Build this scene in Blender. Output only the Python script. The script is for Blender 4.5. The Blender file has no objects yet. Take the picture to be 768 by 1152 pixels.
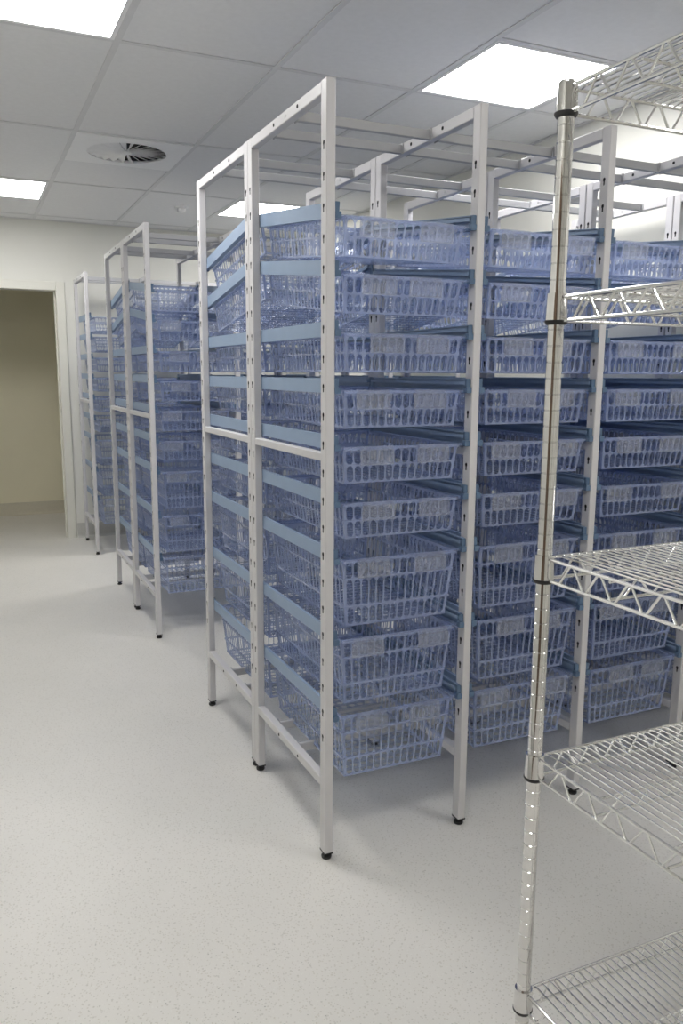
import bpy, math, random
from mathutils import Matrix, Vector
PI = math.pi
random.seed(7)
scene = bpy.context.scene
COL = scene.collection

# ---------------------------------------------------------------- camera
cam_data = bpy.data.cameras.new('camera')
cam = bpy.data.objects.new('camera', cam_data)
COL.objects.link(cam)
F_PX, YAW, PITCH, ROLL = 915.7, 0.4307, 0.1688, 0.0057
fw = Vector((math.sin(YAW)*math.cos(PITCH), math.cos(YAW)*math.cos(PITCH), -math.sin(PITCH)))
rt = Vector((math.cos(YAW), -math.sin(YAW), 0))
up = rt.cross(fw)
r2 = rt*math.cos(ROLL) + up*math.sin(ROLL)
u2 = up*math.cos(ROLL) - rt*math.sin(ROLL)
m = Matrix.Identity(4)
for i in range(3):
    m[i][0], m[i][1], m[i][2] = r2[i], u2[i], -fw[i]
m.translation = Vector((-0.8348, -1.9152, 1.3519))
cam.matrix_world = m
cam_data.sensor_fit = 'VERTICAL'
cam_data.sensor_height = 36.0
cam_data.lens = F_PX/1152*36.0
cam_data.clip_start = 0.05
scene.camera = cam

# ---------------------------------------------------------------- world, exposure
world = bpy.data.worlds.new('world')
scene.world = world
world.use_nodes = True
world.node_tree.nodes['Background'].inputs[0].default_value = (0.75, 0.8, 0.9, 1)
world.node_tree.nodes['Background'].inputs[1].default_value = 0.05
LIGHT_STRENGTH = 9.0
vs = scene.view_settings
vs.view_transform = 'Standard'
vs.look = 'None'
vs.exposure = 1.12
vs.gamma = 1.0
scene.cycles.max_bounces = 12
scene.cycles.diffuse_bounces = 5
scene.cycles.glossy_bounces = 5
scene.cycles.transmission_bounces = 8
scene.cycles.transparent_max_bounces = 64
scene.cycles.caustics_reflective = False
scene.cycles.caustics_refractive = False
scene.cycles.sample_clamp_indirect = 4.0

# ---------------------------------------------------------------- materials
def new_mat(name):
    mt = bpy.data.materials.new(name)
    mt.use_nodes = True
    return mt, mt.node_tree.nodes, mt.node_tree.links

def pbr(name, color, rough=0.5, metal=0.0, noise=0.0, scale=20.0, bump=0.0, bscale=200.0):
    mt, N, L = new_mat(name)
    b = N['Principled BSDF']
    b.inputs['Roughness'].default_value = rough
    b.inputs['Metallic'].default_value = metal
    b.inputs['Base Color'].default_value = (*color, 1)
    tc = N.new('ShaderNodeTexCoord')
    if noise > 0:
        n = N.new('ShaderNodeTexNoise')
        n.inputs['Scale'].default_value = scale
        n.inputs['Detail'].default_value = 5
        r = N.new('ShaderNodeValToRGB')
        r.color_ramp.elements[0].position = .3
        r.color_ramp.elements[1].position = .7
        r.color_ramp.elements[0].color = (*[c*(1-noise) for c in color], 1)
        r.color_ramp.elements[1].color = (*[min(1, c*(1+noise)) for c in color], 1)
        L.new(tc.outputs['Object'], n.inputs['Vector'])
        L.new(n.outputs['Fac'], r.inputs['Fac'])
        L.new(r.outputs['Color'], b.inputs['Base Color'])
    if bump > 0:
        n2 = N.new('ShaderNodeTexNoise')
        n2.inputs['Scale'].default_value = bscale
        bp = N.new('ShaderNodeBump')
        bp.inputs['Strength'].default_value = bump
        bp.inputs['Distance'].default_value = .002
        L.new(tc.outputs['Object'], n2.inputs['Vector'])
        L.new(n2.outputs['Fac'], bp.inputs['Height'])
        L.new(bp.outputs['Normal'], b.inputs['Normal'])
    return mt

def clear_plastic(name, tint, body, body_fac, rough=0.08):
    """thin tinted clear plastic: tinted see-through, a little milky scatter, a fresnel gloss"""
    mt, N, L = new_mat(name)
    N.remove(N['Principled BSDF'])
    out = N['Material Output']
    tr = N.new('ShaderNodeBsdfTransparent'); tr.inputs[0].default_value = (*tint, 1)
    df = N.new('ShaderNodeBsdfDiffuse'); df.inputs[0].default_value = (*body, 1)
    tl = N.new('ShaderNodeBsdfTranslucent'); tl.inputs[0].default_value = (*body, 1)
    gl = N.new('ShaderNodeBsdfGlossy'); gl.inputs[0].default_value = (1, 1, 1, 1)
    gl.inputs['Roughness'].default_value = rough
    tc = N.new('ShaderNodeTexCoord')
    nz = N.new('ShaderNodeTexNoise'); nz.inputs['Scale'].default_value = 30
    L.new(tc.outputs['Object'], nz.inputs['Vector'])
    mr = N.new('ShaderNodeMapRange')
    mr.inputs['To Min'].default_value = rough*.6
    mr.inputs['To Max'].default_value = rough*1.6
    L.new(nz.outputs['Fac'], mr.inputs['Value'])
    L.new(mr.outputs['Result'], gl.inputs['Roughness'])
    m1 = N.new('ShaderNodeMixShader'); m1.inputs[0].default_value = .5
    L.new(df.outputs[0], m1.inputs[1]); L.new(tl.outputs[0], m1.inputs[2])
    m2 = N.new('ShaderNodeMixShader'); m2.inputs[0].default_value = body_fac
    L.new(tr.outputs[0], m2.inputs[1]); L.new(m1.outputs[0], m2.inputs[2])
    fr = N.new('ShaderNodeFresnel')
    ge = N.new('ShaderNodeNewGeometry')
    io = N.new('ShaderNodeMapRange')            # same outside index on both sides of the thin wall
    io.inputs['To Min'].default_value = 1.45; io.inputs['To Max'].default_value = 1/1.45
    L.new(ge.outputs['Backfacing'], io.inputs['Value']); L.new(io.outputs['Result'], fr.inputs['IOR'])
    m3 = N.new('ShaderNodeMixShader')
    L.new(fr.outputs[0], m3.inputs[0])
    L.new(m2.outputs[0], m3.inputs[1]); L.new(gl.outputs[0], m3.inputs[2])
    L.new(m3.outputs[0], out.inputs['Surface'])
    return mt

def floor_mat():
    mt, N, L = new_mat('speckled_vinyl')
    b = N['Principled BSDF']
    b.inputs['Roughness'].default_value = .38
    tc = N.new('ShaderNodeTexCoord')
    n1 = N.new('ShaderNodeTexNoise'); n1.inputs['Scale'].default_value = 3; n1.inputs['Detail'].default_value = 4
    r1 = N.new('ShaderNodeValToRGB')
    r1.color_ramp.elements[0].position = .3; r1.color_ramp.elements[1].position = .7
    r1.color_ramp.elements[0].color = (.74, .725, .685, 1); r1.color_ramp.elements[1].color = (.78, .76, .72, 1)
    L.new(tc.outputs['Object'], n1.inputs['Vector']); L.new(n1.outputs['Fac'], r1.inputs['Fac'])
    cur = r1.outputs['Color']
    for sc, thr, col, amt in ((70, .17, (.46, .445, .40), .45), (95, .2, (.80, .79, .75), .6), (38, .07, (.24, .23, .21), .6), (85, .17, (.55, .51, .43), .5), (120, .22, (.60, .58, .53), .7)):
        v = N.new('ShaderNodeTexVoronoi'); v.inputs['Scale'].default_value = sc
        L.new(tc.outputs['Object'], v.inputs['Vector'])
        lt = N.new('ShaderNodeMath'); lt.operation = 'LESS_THAN'; lt.inputs[1].default_value = thr
        L.new(v.outputs['Distance'], lt.inputs[0])
        ml = N.new('ShaderNodeMath'); ml.operation = 'MULTIPLY'; ml.inputs[1].default_value = amt
        L.new(lt.outputs[0], ml.inputs[0])
        mx = N.new('ShaderNodeMixRGB')
        mx.inputs[2].default_value = (*col, 1)
        L.new(ml.outputs[0], mx.inputs[0]); L.new(cur, mx.inputs[1])
        cur = mx.outputs[0]
    L.new(cur, b.inputs['Base Color'])
    return mt

def emit_mat(name, color, strength):
    mt, N, L = new_mat(name)
    N.remove(N['Principled BSDF'])
    e = N.new('ShaderNodeEmission')
    e.inputs[0].default_value = (*color, 1); e.inputs[1].default_value = strength
    L.new(e.outputs[0], N['Material Output'].inputs['Surface'])
    return mt

M = dict(
    rack=pbr('white_powder_coat', (.60, .59, .60), .42, noise=.02, scale=8, bump=.05, bscale=500),
    tie=pbr('grey_steel_bar', (.46, .46, .47), .45, noise=.03, scale=10),
    hole=pbr('dark_hole', (.015, .015, .018), .9, noise=.1),
    black=pbr('black_plastic', (.012, .012, .013), .45, noise=.15),
    runner=pbr('blue_plastic', (.25, .335, .47), .4, noise=.04, scale=12),
    stop=pbr('dark_blue_plastic', (.095, .155, .245), .4, noise=.06, scale=12),
    tray=clear_plastic('clear_blue_plastic', (.82, .862, .955), (.70, .765, .93), .36),
    rim=clear_plastic('clear_blue_rim', (.87, .90, .962), (.70, .765, .93), .20),
    base=clear_plastic('clear_blue_base', (.87, .90, .96), (.62, .68, .82), .12),
    tag=clear_plastic('clear_label_plastic', (.94, .95, .97), (.82, .84, .90), .15, .10),
    chrome=pbr('chrome_wire', (.86, .86, .85), .13, 1.0, noise=.05, scale=30),
    steel=pbr('chrome_post', (.74, .735, .73), .08, 1.0, noise=.06, scale=30),
    screw=pbr('zinc_screw', (.6, .6, .6), .35, 1.0, noise=.05),
    floor=floor_mat(),
    wall=pbr('cream_wall_paint', (.74, .735, .68), .6, noise=.012, scale=3, bump=.06, bscale=300),
    hall=pbr('beige_wall_paint', (.86, .81, .615), .6, noise=.015, scale=3, bump=.06, bscale=300),
    skirt=pbr('grey_vinyl_skirting', (.52, .52, .49), .45, noise=.04, scale=60),
    wood=pbr('added_door_veneer', (.13, .085, .055), .4, noise=.2, scale=6),  # only for the added door that darkens the chrome post's reflection
    hallskirt=pbr('beige_skirting', (.66, .62, .50), .5, noise=.03, scale=40),
    trim=pbr('door_frame_paint', (.74, .73, .66), .4, noise=.01),
    tile=pbr('ceiling_tile_white', (.80, .80, .805), .85, noise=.02, scale=40, bump=.15, bscale=250),
    grid=pbr('ceiling_grid_white', (.71, .71, .715), .85, noise=.02),
    vent=pbr('vent_white', (.88, .88, .88), .45, noise=.01),
    lamp=emit_mat('lit_diffuser', (1.0, .99, .985), LIGHT_STRENGTH),
)

# ---------------------------------------------------------------- mesh helpers
class MB:
    def __init__(s): s.v = []; s.f = []; s.mi = []
    def face(s, ids, mi=0): s.f.append(ids); s.mi.append(mi)
    def add(s, vs, fs, mi=0):
        o = len(s.v); s.v.extend(tuple(p) for p in vs)
        for f in fs: s.face([i+o for i in f], mi)
    def hexa(s, p, mi=0):   # 8 corners: bottom 4 ccw, top 4 ccw
        s.add(p, [(3, 2, 1, 0), (4, 5, 6, 7), (0, 1, 5, 4), (1, 2, 6, 5), (2, 3, 7, 6), (3, 0, 4, 7)], mi)
    def box(s, x0, x1, y0, y1, z0, z1, mi=0):
        s.hexa([(x0, y0, z0), (x1, y0, z0), (x1, y1, z0), (x0, y1, z0),
                (x0, y0, z1), (x1, y0, z1), (x1, y1, z1), (x0, y1, z1)], mi)
    def bevbox(s, x0, x1, y0, y1, z0, z1, b, axis='z', mi=0):
        """box with its four long edges chamfered along axis"""
        def ring(a0, a1, b0, b1):
            return [(a0+b, b0), (a1-b, b0), (a1, b0+b), (a1, b1-b), (a1-b, b1), (a0+b, b1), (a0, b1-b), (a0, b0+b)]
        if axis == 'z':
            R = ring(x0, x1, y0, y1); A = [(p, q, z0) for p, q in R]; B = [(p, q, z1) for p, q in R]
        elif axis == 'y':
            R = ring(x0, x1, z0, z1); A = [(p, y1, q) for p, q in R]; B = [(p, y0, q) for p, q in R]
        else:
            R = ring(y0, y1, z0, z1); A = [(x0, p, q) for p, q in R]; B = [(x1, p, q) for p, q in R]
        n = 8
        s.add(A+B, [tuple(range(n-1, -1, -1)), tuple(range(n, 2*n))] + [(i, (i+1) % n, n+(i+1) % n, n+i) for i in range(n)], mi)
    def lathe(s, prof, cx=0, cy=0, n=16, mi=0):
        vs = []
        for r, z in prof:
            for k in range(n):
                a = 2*PI*k/n
                vs.append((cx+r*math.cos(a), cy+r*math.sin(a), z))
        fs = []
        for i in range(len(prof)-1):
            for k in range(n):
                k2 = (k+1) % n
                fs.append((i*n+k, i*n+k2, (i+1)*n+k2, (i+1)*n+k))
        fs.append(tuple(range(n-1, -1, -1)))
        fs.append(tuple((len(prof)-1)*n+k for k in range(n)))
        s.add(vs, fs, mi)
    def tube(s, pts, r, n=6, mi=0):
        pts = [Vector(p) for p in pts]
        rings = []
        for i, p in enumerate(pts):
            d = (pts[min(i+1, len(pts)-1)]-pts[max(i-1, 0)]).normalized()
            a = Vector((0, 0, 1)) if abs(d.z) < .9 else Vector((1, 0, 0))
            e1 = d.cross(a).normalized(); e2 = d.cross(e1)
            rings.append([p+(e1*math.cos(2*PI*k/n)+e2*math.sin(2*PI*k/n))*r for k in range(n)])
        vs = [q for R in rings for q in R]
        fs = [(i*n+k, (i+1)*n+k, (i+1)*n+(k+1) % n, i*n+(k+1) % n) for i in range(len(pts)-1) for k in range(n)]
        fs.append(tuple(range(n))); fs.append(tuple((len(pts)-1)*n+k for k in range(n-1, -1, -1)))
        s.add(vs, fs, mi)
    def mesh(s, name, mats, smooth=False):
        me = bpy.data.meshes.new(name)
        me.from_pydata(s.v, [], s.f)
        for mt in (mats if isinstance(mats, (list, tuple)) else [mats]): me.materials.append(mt)
        if any(s.mi): me.polygons.foreach_set('material_index', s.mi)
        if smooth:
            me.polygons.foreach_set('use_smooth', [True]*len(me.polygons))
            me.set_sharp_from_angle(angle=math.radians(40))
        me.update()
        return me

def link(name, me, parent=None, loc=(0, 0, 0), rot=(0, 0, 0)):
    o = bpy.data.objects.new(name, me)
    COL.objects.link(o)
    if parent: o.parent = parent
    o.location = loc; o.rotation_euler = rot
    return o

def build(name, mb, mat, parent=None, loc=(0, 0, 0), rot=(0, 0, 0), smooth=False):
    return link(name, mb.mesh(name, mat, smooth), parent, loc, rot)

def tag(o, label, cat, group=None):
    o['label'] = label; o['category'] = cat
    if group: o['group'] = group
    return o

def thing(name, label, cat, loc=(0, 0, 0), rot=(0, 0, 0), group=None):
    return tag(link(name, None, None, loc, rot), label, cat, group)

def struct(name, mb, mat, parent=None, **k):
    o = build(name, mb, mat, parent, **k)
    if parent is None: o['kind'] = 'structure'
    return o

def dup(root, loc, rot, label, group=None):
    r = root.copy(); COL.objects.link(r); r.location = loc; r.rotation_euler = rot
    r['label'] = label
    if group: r['group'] = group
    for ch in root.children:
        c = ch.copy(); COL.objects.link(c); c.parent = r
        gap = random.choice((.068, .086, .104, .112))
        off = random.uniform(-.012, .012)
        for g in ch.children:
            d = g.copy(); COL.objects.link(d); d.parent = c
            if 'holder' in g.name: d.location.x = (gap if g.location.x > 0 else -gap)+off
    return r

# ---------------------------------------------------------------- room shell
XL, XR, YF, YB, ZC = -1.35, 1.87, -3.2, 5.0, 2.5      # inner faces
YH = 6.33                                               # far wall of the passage beyond the door
DX0, DX1, DZ = -1.10, -0.115, 1.995                    # doorway
b = MB(); b.box(XL-.15, XR+.15, YF-.15, YH+.15, -.12, 0); struct('floor', b, M['floor'])
b = MB()
b.box(XL-.15, DX0, YB, YB+.1, 0, ZC+.3); b.box(DX1, XR+.15, YB, YB+.1, 0, ZC+.3); b.box(DX0, DX1, YB, YB+.1, DZ, ZC+.3)
struct('wall_back', b, M['wall'])
b = MB(); b.box(XR, XR+.15, YF, YB, 0, ZC+.3); struct('wall_right', b, M['wall'])
b = MB(); b.box(XL-.15, XL, YF, YB, 0, ZC+.3); struct('wall_left', b, M['wall'])
b = MB(); b.box(XL-.15, XR+.15, YF-.15, YF, 0, ZC+.3); struct('wall_front', b, M['wall'])
b = MB(); b.box(XL-.15, XR+.15, YH, YH+.15, 0, ZC+.3); struct('wall_passage', b, M['hall'])
b = MB(); b.box(XL-.15, XL, YB+.1, YH, 0, ZC+.3); struct('wall_passage_left', b, M['hall'])
b = MB(); b.box(XR, XR+.15, YB+.1, YH, 0, ZC+.3); struct('wall_passage_right', b, M['hall'])
b = MB(); b.box(XL, XR, YB+.1, YH, ZC, ZC+.1); struct('ceiling_passage', b, M['tile'])

def skirting(name, x0, x1, y0, y1, axis, sgn, mat):
    """coved vinyl skirting 120 mm high: flat band with a cove at the foot"""
    prof = [(0, 0), (.022, 0), (.012, .004), (.006, .012), (.004, .024), (.004, .118), (.002, .12), (0, .12)]
    mb = MB(); n = len(prof)
    if axis == 'x': P = lambda t, q: (t, y0+sgn*q[0], q[1]); a, c = x0, x1
    else: P = lambda t, q: (x0+sgn*q[0], t, q[1]); a, c = y0, y1
    mb.add([P(a, q) for q in prof]+[P(c, q) for q in prof], [tuple(range(n)), tuple(range(2*n-1, n-1, -1))]+[(i, (i+1) % n, n+(i+1) % n, n+i) for i in range(n)])
    struct(name, mb, mat)
skirting('baseboard_back', DX1+.06, XR, YB, YB, 'x', -1, M['skirt'])
skirting('baseboard_right', XR, XR, YF, YB, 'y', -1, M['skirt'])
skirting('baseboard_left', XL, XL, -1.34, YB, 'y', 1, M['skirt'])
skirting('baseboard_passage', XL, XR, YH, YH, 'x', -1, M['hallskirt'])

# door frame (open doorway)
b = MB(); b.bevbox(DX1-.018, DX1+.05, YB-.014, YB+.11, 0, DZ+.05, .004)
door = struct('door_1', b, M['trim'])
b = MB(); b.bevbox(DX0-.05, DX0+.018, YB-.014, YB+.11, 0, DZ+.05, .004); build('jamb', b, M['trim'], door)
b = MB(); b.bevbox(DX0+.018, DX1-.018, YB-.014, YB+.11, DZ-.018, DZ+.05, .004, 'x'); build('door_head', b, M['trim'], door)
b = MB(); b.bevbox(DX1-.03, DX1-.018, YB+.04, YB+.07, 0, DZ-.018, .003); build('door_stop', b, M['trim'], door)
b = MB(); b.box(DX1-.0195, DX1-.018, YB+.0, YB+.028, 1.01, 1.07); b.box(DX1-.0200, DX1-.0195, YB+.008, YB+.02, 1.025, 1.055, 1)
sp = build('strike_plate', b, [M['screw'], M['hole']], door); sp['label'] = 'small metal strike plate'

# invented brown double door, out of view, added for the chrome post's dark stripe
b = MB(); b.bevbox(XL, XL+.02, -3.06, -1.34, 2.04, 2.10, .004, 'y')
d2 = struct('added_door', b, M['trim'])
for y0, y1 in ((-3.06, -3.0), (-1.40, -1.34)):
    b = MB(); b.bevbox(XL, XL+.02, y0, y1, 0, 2.04, .004); build('jamb', b, M['trim'], d2)
for y0, y1, hy in ((-3.0, -2.202, -2.27), (-2.198, -1.40, -2.13)):
    b = MB(); b.bevbox(XL+.001, XL+.016, y0, y1, .008, 2.04, .003); leaf = build('added_door_leaf', b, M['wood'], d2)
    b = MB(); b.tube([(XL+.016, hy, 1.0), (XL+.06, hy, 1.0), (XL+.06, hy+(-.11 if hy < -2.2 else .11), 1.0)], .009, 8); build('added_door_handle', b, M['chrome'], leaf, smooth=True)

# ---------------------------------------------------------------- suspended ceiling
GX = [XL] + [-.86+.595*k for k in range(5)] + [XR]
GY = [YF, -2.33, -1.14, .05, 1.24, 2.43, 3.62, 4.81, YB]
b = MB(); b.box(XL, XR, YF, YB, ZC+.2, ZC+.3)
ceiling = struct('ceiling', b, M['tile'])
lights = [(-.86, -1.735), (.925, -1.735), (-.86, .645), (.925, .645), (-.86, 3.62), (.925, 3.62)]
vent_at = (-.265, 2.43)
cells = []
for i in range(len(GX)-1):
    for j in range(len(GY)-1):
        x0, x1, y0, y1 = GX[i], GX[i+1], GY[j], GY[j+1]
        hit = [q for q in lights+[vent_at] if abs(q[0]-x0) < .01 and y0-.01 < q[1] < y1-.01]
        if hit:
            qy = hit[0][1]
            if qy-y0 > .05: cells.append((x0, x1, y0, qy))
            if y1-(qy+.595) > .05: cells.append((x0, x1, qy+.595, y1))
            gy = qy+.595 if qy-y0 < .05 else qy
            mb = MB(); mb.box(x0+.012, x1-.012, gy-.012, gy+.012, ZC, ZC+.003); mb.box(x0+.012, x1-.012, gy-.002, gy+.002, ZC+.003, ZC+.03)
            build('grid_rail', mb, M['grid'], ceiling)
        else:
            cells.append((x0, x1, y0, y1))
tile_cache = {}
for x0, x1, y0, y1 in cells:
    w, d = round(x1-x0, 3), round(y1-y0, 3)
    if (w, d) not in tile_cache:
        mb = MB()
        a = .0035
        mb.box(a, w-a, a, d-a, .0035, .018)
        tile_cache[(w, d)] = mb.mesh('ceiling_tile', M['tile'])
    link('ceiling_tile', tile_cache[(w, d)], ceiling, (x0, y0, ZC))
for x in GX[1:-1]:
    mb = MB(); mb.box(x-.012, x+.012, YF+.022, YB-.022, ZC-.0005, ZC+.003); mb.box(x-.002, x+.002, YF+.022, YB-.022, ZC+.003, ZC+.034)
    build('grid_rail', mb, M['grid'], ceiling)
for y in GY[1:-1]:
    mb = MB(); mb.box(XL+.022, XR-.022, y-.012, y+.012, ZC, ZC+.003); mb.box(XL+.022, XR-.022, y-.002, y+.002, ZC+.003, ZC+.03)
    build('grid_rail', mb, M['grid'], ceiling)
b = MB()
for (x0, x1, y0, y1) in ((XL, XL+.022, YF, YB), (XR-.022, XR, YF, YB), (XL+.022, XR-.022, YF, YF+.022), (XL+.022, XR-.022, YB-.022, YB)):
    b.box(x0, x1, y0, y1, ZC-.001, ZC+.002)
build('wall_angle', b, M['grid'], ceiling)

# recessed light panels
fb = MB()
s, w = .595-.026, .016
fb.box(0, s, 0, w, -.002, .045); fb.box(0, s, s-w, s, -.002, .045)
fb.box(0, w, w, s-w, -.002, .045); fb.box(s-w, s, w, s-w, -.002, .045); fb.box(w, s-w, w, s-w, .03, .045)
frame_me = fb.mesh('light_frame', M['vent'])
db = MB(); db.box(w, s-w, w, s-w, .001, .006); diff_me = db.mesh('diffuser', M['lamp'])
light_labels = {
    (-.86, -1.735): 'lit square ceiling light panel near the left wall behind the camera',
    (.925, -1.735): 'lit square ceiling light panel near the right wall behind the camera',
    (-.86, .645): 'lit square ceiling light panel at the top left corner of the photo',
    (.925, .645): 'lit square ceiling light panel above the nearest rack and the chrome post',
    (-.86, 3.62): 'lit square ceiling light panel in front of the doorway',
    (.925, 3.62): 'lit square ceiling light panel seen behind the nearest rack end frame'}
for q in lights:
    t = thing('ceiling_light', light_labels[q], 'light', (q[0]+.013, q[1]+.013, ZC), group='recessed ceiling lights')
    link('light_frame', frame_me, t); link('diffuser', diff_me, t)

# swirl vent
t = thing('ceiling_vent', 'white square ceiling vent with a round swirl of slots', 'vent', (vent_at[0]+.2975, vent_at[1]+.2975, ZC))
R0, NV = .205, 24
b = MB(); h = .2865
n = 48
ring = [(R0*math.cos(2*PI*k/n), R0*math.sin(2*PI*k/n)) for k in range(n)]
sq = []
for k in range(n):
    c, s_ = math.cos(2*PI*k/n), math.sin(2*PI*k/n); f = h/max(abs(c), abs(s_)); sq.append((c*f, s_*f))
vs_ = [(x, y, 0) for x, y in ring]+[(x, y, 0) for x, y in sq]+[(x, y, .012) for x, y in ring]+[(x, y, .012) for x, y in sq]
b.add(vs_, [(k, (k+1) % n, n+(k+1) % n, n+k) for k in range(n)]+[(2*n+(k+1) % n, 2*n+k, 3*n+k, 3*n+(k+1) % n) for k in range(n)]
      + [(k, 2*n+k, 2*n+(k+1) % n, (k+1) % n) for k in range(n)]+[(n+k, n+(k+1) % n, 3*n+(k+1) % n, 3*n+k) for k in range(n)])
build('face_plate', b, M['vent'], t, (0, 0, -.004))
b = MB(); b.lathe([(R0+.01, .012), (R0+.01, .08)], n=32); build('plenum', b, M['hole'], t)
b = MB(); b.lathe([(.018, -.008), (.026, -.004), (.028, .012)], n=20); build('hub', b, M['vent'], t)
vb = MB()
# tilted blade from hub to rim
def vane_pt(r, s_, z): return (r, s_, z)
wi, wo = .0016, .018
vb.hexa([(.026, -wi, -.002), (R0, -wo, -.004), (R0, wo, .016), (.026, wi, .010),
         (.026, -wi, -.0005), (R0, -wo, -.0025), (R0, wo, .0175), (.026, wi, .0115)])
vane_me = vb.mesh('vane', M['vent'])
for k in range(NV): link('vane', vane_me, t, (0, 0, 0), (0, 0, 2*PI*k/NV))

t = thing('smoke_detector', 'small white round smoke detector on the ceiling tile', 'detector', (.64, 4.02, ZC+.0035))
b = MB(); b.lathe([(.03, -.012), (.045, -.010), (.048, 0)], n=24); build('detector_base', b, M['vent'], t, smooth=True)
b = MB(); b.lathe([(.012, -.042), (.026, -.036), (.030, -.020), (.027, -.012)], n=20); build('detector_head', b, M['vent'], t, smooth=True)

# ---------------------------------------------------------------- modular storage racks
PX, PY, H, D, PITCH_X, NB = .0245, .035, 2.05, .604, .4395, 4
HOLE_P = .0733

def post_mesh():
    mb = MB()
    z0, z1 = .022, H
    bv = .002
    # front, back faces and caps
    def q(*p): mb.add(p, [(0, 1, 2, 3)])
    q((0+bv, 0, z0), (PX-bv, 0, z0), (PX-bv, 0, z1), (0+bv, 0, z1))
    q((PX-bv, PY, z0), (bv, PY, z0), (bv, PY, z1), (PX-bv, PY, z1))
    for sx, sy in ((0, 0), (1, 0), (1, 1), (0, 1)):
        cx, cy = sx*PX, sy*PY; ax = cx+(bv if sx == 0 else -bv); ay = cy+(bv if sy == 0 else -bv)
        P = [(cx, ay, z0), (ax, cy, z0), (ax, cy, z1), (cx, ay, z1)]
        if (sx+sy) % 2: P = P[::-1]
        mb.add(P, [(0, 1, 2, 3)])
    q((bv, bv, z1), (PX-bv, bv, z1), (PX-bv, PY-bv, z1), (bv, PY-bv, z1))
    q((0, 0, z1), (PX, 0, z1), (PX, PY, z1), (0, PY, z1))
    q((0, PY, z0), (PX, PY, z0), (PX, 0, z0), (0, 0, z0))
    # side faces with keyholes
    zs = [.362+HOLE_P*k for k in range(22)]
    key = [(-.0028, -.011), (.0028, -.011), (.0028, -.001), (.0052, .003), (.0045, .008), (0, .0105), (-.0045, .008), (-.0052, .003), (-.0028, -.001)]
    cellpt = [(-1, -1), (1, -1), (1, -.2), (1, .3), (1, 1), (0, 1), (-1, 1), (-1, .3), (-1, -.2)]
    for x, sg, dx in ((0, -1, .004), (PX, 1, -.004)):
        def P(yy, zz, off=0): return (x+off, yy, zz)
        def add(pts, faces, mi=0):
            mb.add(pts, [f if sg > 0 else f[::-1] for f in faces], mi)
        lo = z0; hz = HOLE_P/2
        add([P(bv, lo), P(PY-bv, lo), P(PY-bv, zs[0]-hz), P(bv, zs[0]-hz)], [(0, 1, 2, 3)])
        add([P(bv, zs[-1]+hz), P(PY-bv, zs[-1]+hz), P(PY-bv, z1), P(bv, z1)], [(0, 1, 2, 3)])
        for zc in zs:
            K = [(PY/2+a, zc+c) for a, c in key]
            C = [(PY/2+a*(PY/2-bv), zc+c*hz) for a, c in cellpt]
            n = 9
            pts = [P(*k) for k in C]+[P(*k) for k in K]+[P(k[0], k[1], dx) for k in K]
            add(pts, [(i, (i+1) % n, n+(i+1) % n, n+i) for i in range(n)])
            add(pts, [(n+i, n+(i+1) % n, 2*n+(i+1) % n, 2*n+i) for i in range(n)]+[tuple(2*n+i for i in range(n))], 1)
    return mb.mesh('post', [M['rack'], M['hole']])
POST = post_mesh()
b = MB(); b.lathe([(.013, 0), (.0145, .003), (.0145, .008), (.009, .012), (.007, .022)], PX/2, PY/2, 14)
b.box(-.0005, PX+.0005, -.0005, PY+.0005, .018, .0225)
FOOT = b.mesh('foot', M['black'], True)
RL = D-2*PY
b = MB(); b.bevbox(0, PX, 0, RL, -.030, 0, .002, 'y')
for k, yy in enumerate((.155, .245, .335)):
    for x, dx in ((0, -.0012), (PX, .0012)):
        x0, x1 = min(x, x+dx), max(x, x+dx)
        b.bevbox(x0, x1, yy-.0045, yy+.0045, -.0195, -.0105, .0022, 'x', 2 if k == 1 else 1)
TOPRAIL = b.mesh('top_rail', [M['rack'], M['hole'], M['screw']])
b = MB(); b.bevbox(.002, PX-.002, 0, RL, -.022, 0, .002, 'y'); MIDRAIL = b.mesh('middle_rail', M['rack'])
b = MB(); b.bevbox(0, PX, 0, RL, -.026, 0, .002, 'y')
for yy in (.17, .33):
    b.bevbox(-.0012, 0, yy-.004, yy+.004, -.018, -.010, .002, 'x', 1)
BOTRAIL = b.mesh('bottom_rail', [M['rack'], M['hole']])
TL = PITCH_X-PX
b = MB(); b.bevbox(.003, TL-.003, -.008, .008, -.026, 0, .0015, 'x')
b.box(0, .003, -.014, .014, -.028, .004); b.box(TL-.003, TL, -.014, .014, -.028, .004)
TIE = b.mesh('tie_bar', M['tie'])

RUN_L = .575
def runner_mesh(sg):
    mb = MB()
    def bx(x0, x1, y0, y1, z0, z1):
        a, c = sorted((sg*x0, sg*x1)); mb.box(a, c, y0, y1, z0, z1)
    bx(0, .003, 0, RUN_L, -.019, .019)
    bx(.003, .0155, 0, RUN_L, -.019, -.016)      # ledge carrying the tray rim
    bx(.003, .0155, 0, RUN_L, .003, .006)
    bx(.003, .008, 0, RUN_L, .016, .019)
    bx(.0135, .0155, 0, RUN_L, .006, .012)
    return mb.mesh('runner', M['runner'])
def stop_mesh(sg):
    mb = MB()
    def bx(x0, x1, y0, y1, z0, z1):
        a, c = sorted((sg*x0, sg*x1)); mb.bevbox(a, c, y0, y1, z0, z1, .0015, 'y')
    bx(.0005, .0165, -.016, 0, -.020, -.004)
    bx(.0005, .013, -.010, 0, -.004, .019)
    return mb.mesh('end_stop', M['stop'])
def clip_mesh(sg):
    mb = MB()
    a, c = sorted((sg*0.0, sg*.006)); mb.bevbox(a, c, RUN_L, RUN_L+.014, -.020, .020, .001, 'y')
    return mb.mesh('rear_clip', M['stop'])
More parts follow.
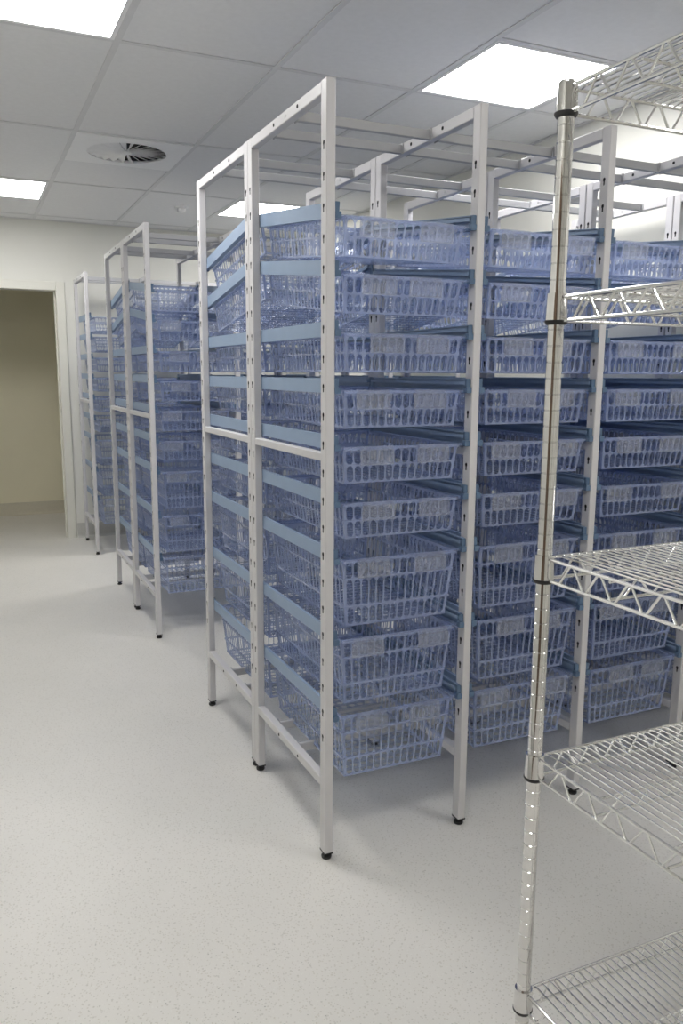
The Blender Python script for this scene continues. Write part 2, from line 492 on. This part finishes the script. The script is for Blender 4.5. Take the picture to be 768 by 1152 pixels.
RUN = {1: runner_mesh(1), -1: runner_mesh(-1)}
STOP = {1: stop_mesh(1), -1: stop_mesh(-1)}
CLIP = {1: clip_mesh(1), -1: clip_mesh(-1)}

LEVELS = [(1.752, 1, 0), (1.612, 1, 0), (1.465, 0, 0), (1.320, 0, 0), (1.173, 0, 0), (1.024, 0, 0), (.871, 0, 1), (.647, 0, 1), (.429, 0, 1)]
Y_FRONT = .016

def rack(label, ox, oy, sg, slope, nbays_runner):
    """sg=+1: pull-out side towards -y; sg=-1: pull-out side towards +y. oy is the y of the pull-out face."""
    t = thing('storage_rack', label, 'rack', (ox, oy, 0), group='white modular storage racks')
    rz = 0 if sg > 0 else PI
    Yl = lambda y: sg*y
    for i in range(NB+1):
        x = i*PITCH_X
        for y in (0, D-PY):
            yl = y if sg > 0 else -y-PY
            p = link('post', POST, t, (x, yl, 0)); link('foot', FOOT, p)
        y0 = PY if sg > 0 else -(D-PY)
        link('top_rail', TOPRAIL, t, (x, y0, H)); link('middle_rail', MIDRAIL, t, (x, y0, 1.147)); link('bottom_rail', BOTRAIL, t, (x, y0, .238))
        if i < NB:
            for y in (.262, .432):
                link('tie_bar', TIE, t, (x+PX, Yl(y), H-.004)); link('tie_bar', TIE, t, (x+PX, Yl(y), .236))
    for i in range(nbays_runner):
        for z, tilt, deep in LEVELS:
            for side in (1, -1):
                x = i*PITCH_X+PX+.0003 if side > 0 else (i+1)*PITCH_X-.0003
                k = side*sg          # mesh side before the half turn
                r = link('runner', RUN[k], t, (x, Yl(Y_FRONT), z), (math.atan(slope) if tilt else 0, 0, rz))
                e = link('end_stop', STOP[k], r); c = link('rear_clip', CLIP[k], r)
    return t

# ---------------------------------------------------------------- slotted trays
def slot_panel(c, nx, tiers, th, inset_x=.006, duty=.84, seg=1):
    """plate over quad c = (bl, br, tr, tl) with nx columns of rounded slots per tier (v0, v1)"""
    bl, br, tr, tl = [Vector(p) for p in c]
    nrm = (br-bl).cross(tl-bl).normalized()
    W = ((br-bl).length+(tr-tl).length)/2; Hh = (tl-bl).length
    def P(u, v, off=0):
        p = (bl*(1-u)+br*u)*(1-v)+(tl*(1-u)+tr*u)*v
        return tuple(p+nrm*off)
    mb = MB()
    ui = inset_x/W
    vlev = [0.0]
    for v0, v1 in tiers: vlev += [v0, v1]
    vlev.append(1.0)
    def solid(u0, u1, v0, v1):
        if v1-v0 < 1e-4 or u1-u0 < 1e-4: return
        A = [P(u0, v0, -th), P(u1, v0, -th), P(u1, v1, -th), P(u0, v1, -th)]
        B = [P(u0, v0), P(u1, v0), P(u1, v1), P(u0, v1)]
        mb.add(A+B, [(3, 2, 1, 0), (4, 5, 6, 7)])
    # horizontal ribs (proud by 1.5 mm) and solid bands
    for i in range(0, len(vlev), 2):
        v0, v1 = vlev[i], vlev[i+1]
        pr = .0034 if 0 < i < len(vlev)-2 and len(tiers) < 4 else .0012
        A = [P(0, v0, pr), P(1, v0, pr), P(1, v0, -th), P(0, v0, -th), P(0, v1, pr), P(1, v1, pr), P(1, v1, -th), P(0, v1, -th)]
        mb.hexa(A)
    pw = (1-2*ui)/nx
    for v0, v1 in tiers:
        for u0, u1 in ((0, ui), (1-ui, 1)):
            mb.hexa([P(u0, v0), P(u1, v0), P(u1, v0, -th), P(u0, v0, -th), P(u0, v1), P(u1, v1), P(u1, v1, -th), P(u0, v1, -th)])
        rx = pw*duty/2
        rv = min(rx*W/Hh, (v1-v0)*.4)
        for k in range(nx):
            uc = ui+pw*(k+.5); a, bb = ui+pw*k, ui+pw*(k+1)
            K = [(uc-rx*.5, v0), (uc+rx*.5, v0), (uc+rx, v0+rv*.6), (uc+rx, v1-rv), (uc+rx*.55, v1-rv*.25), (uc, v1-rv*.02), (uc-rx*.55, v1-rv*.25), (uc-rx, v1-rv), (uc-rx, v0+rv*.6)]
            C = [(a, v0), (bb, v0), (bb, v0+rv*.6), (bb, v1-rv), (bb, v1), (uc, v1), (a, v1), (a, v1-rv), (a, v0+rv*.6)]
            n = 9
            pts = [P(*q) for q in C]+[P(*q) for q in K]+[P(q[0], q[1], -th) for q in C]+[P(q[0], q[1], -th) for q in K]
            fs = [(i, (i+1) % n, n+(i+1) % n, n+i) for i in range(1, n)]
            fs += [(2*n+(i+1) % n, 2*n+i, 3*n+i, 3*n+(i+1) % n) for i in range(1, n)]
            fs += [(n+i, n+(i+1) % n, 3*n+(i+1) % n, 3*n+i) for i in range(n)]
            mb.add(pts, fs)
    return mb

TW, TLN = .352, .560           # body width and length at the top
RW = .393                      # outer width of the rim
def make_tray(deep, label):
    h = .192 if deep else .098
    ti = .018 if deep else .010            # taper
    t = thing('slotted_tray', label, 'tray', (0, 0, 0))
    x0, x1, y0, y1 = -TW/2, TW/2, .008, .008+TLN
    X0, X1, Y0, Y1 = x0+ti, x1-ti, y0+ti, y1-ti
    zb, zt = -h, -.002
    tiers = [(.03, .285), (.31, .705), (.73, .965)] if deep else [(.045, .495), (.53, .945)]
    th = .0025
    A = lambda x, y, z: (x, y, z)
    fr = build('front_panel', slot_panel((A(X0, Y0, zb), A(X1, Y0, zb), A(x1, y0, zt), A(x0, y0, zt)), 14, tiers, th), M['tray'], t)
    build('rear_panel', slot_panel((A(X1, Y1, zb), A(X0, Y1, zb), A(x0, y1, zt), A(x1, y1, zt)), 14, tiers, th), M['tray'], t)
    build('side_panel', slot_panel((A(X0, Y1, zb), A(X0, Y0, zb), A(x0, y0, zt), A(x0, y1, zt)), 22, tiers, th), M['tray'], t)
    build('side_panel', slot_panel((A(X1, Y0, zb), A(X1, Y1, zb), A(x1, y1, zt), A(x1, y0, zt)), 22, tiers, th), M['tray'], t)
    # slotted bottom
    nx, ny = 10, 16
    ft = [((j+.12)/ny, (j+.88)/ny) for j in range(ny)]
    mb = slot_panel((A(X0, Y1, zb+.0005), A(X1, Y1, zb+.0005), A(X1, Y0, zb+.0005), A(X0, Y0, zb+.0005)), nx, ft, .0022, .008, .74)
    build('tray_bottom', mb, M['base'], t)
    # flanged rim
    mb = MB()
    ex = (RW-TW)/2
    for (a, c, d, e) in ((-RW/2, x0, 0, y1+.016), (x1, RW/2, 0, y1+.016), (x0, x1, 0, y0), (x0, x1, y1, y1+.016)):
        mb.box(a, c, d, e, -.004, 0)
    mb.box(x0, x1, -.0025, 0, -.009, 0); mb.box(x0, x1, y1+.016, y1+.0185, -.012, 0)
    mb.box(x0-.0045, x0-.0005, y0, y1, -.014, -.004); mb.box(x1+.0005, x1+.0045, y0, y1, -.014, -.004)
    build('rim', mb, M['rim'], t)
    # two clear label holders clipped on the front
    lz1, lz0 = (-.012, -.052) if deep else (-.008, -.049)
    mb = MB(); w = .098
    mb.box(-w/2, w/2, -.0015, 0, lz0, lz1)
    mb.box(-w/2, w/2, -.004, -.0015, lz0, lz0+.004); mb.box(-w/2, w/2, -.004, -.0015, lz1-.003, lz1)
    for xx in (-w/2, w/2-.014 if deep else w/2-.004):
        mb.box(xx, xx+(.014 if deep else .004), -.0045, -.0015, lz0+.004, lz1-.003)
    mb.box(-w/2+.004, w/2-.004, -.0035, .006, lz1, .0015)
    me = mb.mesh('label_holder', M['tag'])
    for xx in (-.088, .088): 
        o = link('label_holder', me, fr, (xx, -.0035, 0)); o['label'] = 'clear label holder'
    return t

ORD = ['top', 'second from top', 'third from top', 'fourth from top', 'middle', 'fourth from bottom', 'third from bottom', 'second from bottom', 'bottom']
BAY = ['first bay from aisle', 'second bay from aisle', 'third bay from aisle', 'bay nearest right wall']
protos = {}
def place_trays(where, grp, ox, oy, sg, slope, bays):
    for i in bays:
        for l, (z, tilt, deep) in enumerate(LEVELS):
            kind = 'deep clear blue' if deep else ('tilted clear blue' if tilt and slope > .01 else 'shallow clear blue')
            label = f'{kind} slotted tray, {ORD[l]}, {BAY[i]}, {where}'
            if deep not in protos: protos[deep] = make_tray(deep, label); o = None; src = protos[deep]; fresh = True
            else: src = protos[deep]; fresh = False
            s_ = math.atan(slope) if tilt else 0
            xc = ox+i*PITCH_X+(PX+PITCH_X)/2
            jit = random.uniform(-.004, .004) if tilt == 0 else 0
            loc = (xc+random.uniform(-.0015, .0015), oy+sg*(Y_FRONT-.008+jit), z-.0115)
            rot = (s_, 0, 0 if sg > 0 else PI)
            if fresh:
                src.location = loc; src.rotation_euler = rot; src['group'] = grp
            else:
                dup(src, loc, rot, label, grp)

G = .004
YA, YBK, YCK = 0.0, 2.124, 4.262
rack('nearest white steel rack, facing the chrome shelving', 0, YA, 1, .11, 4)
place_trays('front of nearest rack', 'slotted trays in the front of the nearest rack', 0, YA, 1, .11, (0, 1, 2, 3))
rack('white steel rack backed onto the nearest rack', 0, YA+2*D+G, -1, .15, 4)
place_trays('back of nearest rack', 'slotted trays in the back of the nearest rack', 0, YA+2*D+G, -1, .15, (0, 1, 2, 3))
rack('white steel rack across the aisle behind the nearest pair', -.014, YBK, 1, .11, 4)
place_trays('front of middle rack', 'slotted trays in the front of the middle rack', -.014, YBK, 1, .11, (0, 1, 2))
rack('white steel rack backed onto the middle rack', -.014, YBK+2*D+G, -1, .15, 4)
place_trays('back of middle rack', 'slotted trays in the back of the middle rack', -.014, YBK+2*D+G, -1, .15, (0, 1))
rack('farthest white steel rack, against the wall beside the doorway', -.012, YCK, 1, 0.0, 4)
place_trays('farthest rack', 'slotted trays in the farthest rack', -.012, YCK, 1, 0.0, (0, 1))

# ---------------------------------------------------------------- chrome wire shelving
SX, SY, SW, SD, SH = .0275, -.851, .90, .45, 1.792
t = thing('wire_shelving', 'chrome wire shelving unit with five shelves at the right edge', 'shelving', (SX, SY, 0))
prof = [(.0125, .03)]
z = .05
while z < SH-.02:
    prof += [(.0127, z-.0012), (.0119, z-.0005), (.0119, z+.0005), (.0127, z+.0012)]
    z += .0254
prof += [(.0127, SH-.004), (.0115, SH-.001), (.006, SH)]
b = MB(); b.lathe(prof, n=20); PST = b.mesh('post', M['steel'], True)
b = MB(); b.lathe([(.014, 0), (.016, .004), (.016, .012), (.007, .016), (.007, .03), (.0128, .031), (.0128, .045)], n=16); LF = b.mesh('levelling_foot', M['black'], True)
corners = [(0, 0), (SW, 0), (0, -SD), (SW, -SD)]
for cx, cy in corners:
    p = link('post', PST, t, (cx, cy, 0)); link('levelling_foot', LF, p)

def zigzag(a, bq, zlo, zhi, n):
    """round-bend snake wire between two points"""
    a, bq = Vector(a), Vector(bq); pts = []
    for i in range(n+1):
        for f in (-.12, .12):
            u = (i+f)/n
            if u < 0 or u > 1: continue
            p = a.lerp(bq, u); p.z = zlo if i % 2 == 0 else zhi
            pts.append(p)
    return pts
E0 = .0165     # where wires meet the sleeves
def sleeve_mesh():
    mb = MB()
    mb.lathe([(.0130, -.036), (.0172, -.036), (.0158, .006), (.0130, .006)], n=24)
    return mb.mesh('corner_sleeve', M['steel'], True)
SLV = sleeve_mesh()
b = MB(); b.lathe([(.0129, -.0425), (.0150, -.0425), (.0180, -.0385), (.0180, -.0355), (.0129, -.0355)], n=20)
RING = b.mesh('black_ring', M['black'], True)
TX = {}
zt, zl = .0, -.036
def truss(a, c, n, horizontal_drop=0):
    mb = MB()
    a, c = Vector(a), Vector(c)
    d = (c-a).normalized()
    for z in (zt, zl):
        mb.tube([(a.x, a.y, z), (c.x, c.y, z)], .0030, 8)
    mb.tube(zigzag(a+d*.02, c-d*.02, zl+.001, zt-.001, n), .0021, 6)
    return mb
t_long_b = truss((E0, 0, 0), (SW-E0, 0, 0), 28).mesh('edge_truss', M['chrome'], True)
t_long_f = truss((E0, -SD, 0), (SW-E0, -SD, 0), 28).mesh('edge_truss', M['chrome'], True)
t_end_l = truss((0, -E0, 0), (0, -SD+E0, 0), 12).mesh('edge_truss', M['chrome'], True)
t_end_r = truss((SW, -E0, 0), (SW, -SD+E0, 0), 12).mesh('edge_truss', M['chrome'], True)
def mid():
    mb = MB()
    for z in (-.006, -.034): mb.tube([(.003, 0, z), (SW-.003, 0, z)], .0026, 8)
    mb.tube(zigzag((.03, 0, 0), (SW-.03, 0, 0), -.033, -.007, 28), .0019, 6)
    return mb
t_mid = mid().mesh('support_truss', M['chrome'], True)
mb = MB(); mb.tube([(0, -.0025, .0008), (0, -.012, .0030), (0, -SD+.012, .0030), (0, -SD+.0025, .0008)], .0018, 6)
WIRE = mb.mesh('surface_wire', M['chrome'], True)
NW = 54
SHELF_Z = [1.781, 1.472, 1.050, .695, .236]
SNAME = ['top', 'second', 'middle', 'fourth', 'bottom']
for zi in SHELF_Z:
    s_ = link('shelf', t_long_b, t, (0, 0, zi))
    s_.name = 'shelf'
    link('edge_truss', t_long_f, s_); link('edge_truss', t_end_l, s_); link('edge_truss', t_end_r, s_)
    for yy in (-SD/3, -2*SD/3): link('support_truss', t_mid, s_, (0, yy, 0))
    for k in range(NW): link('surface_wire', WIRE, s_, (.024+(SW-.048)*k/(NW-1), 0, 0))
    for cx, cy in corners:
        link('corner_sleeve', SLV, s_, (cx, cy, 0)); link('black_ring', RING, s_, (cx, cy, 0))
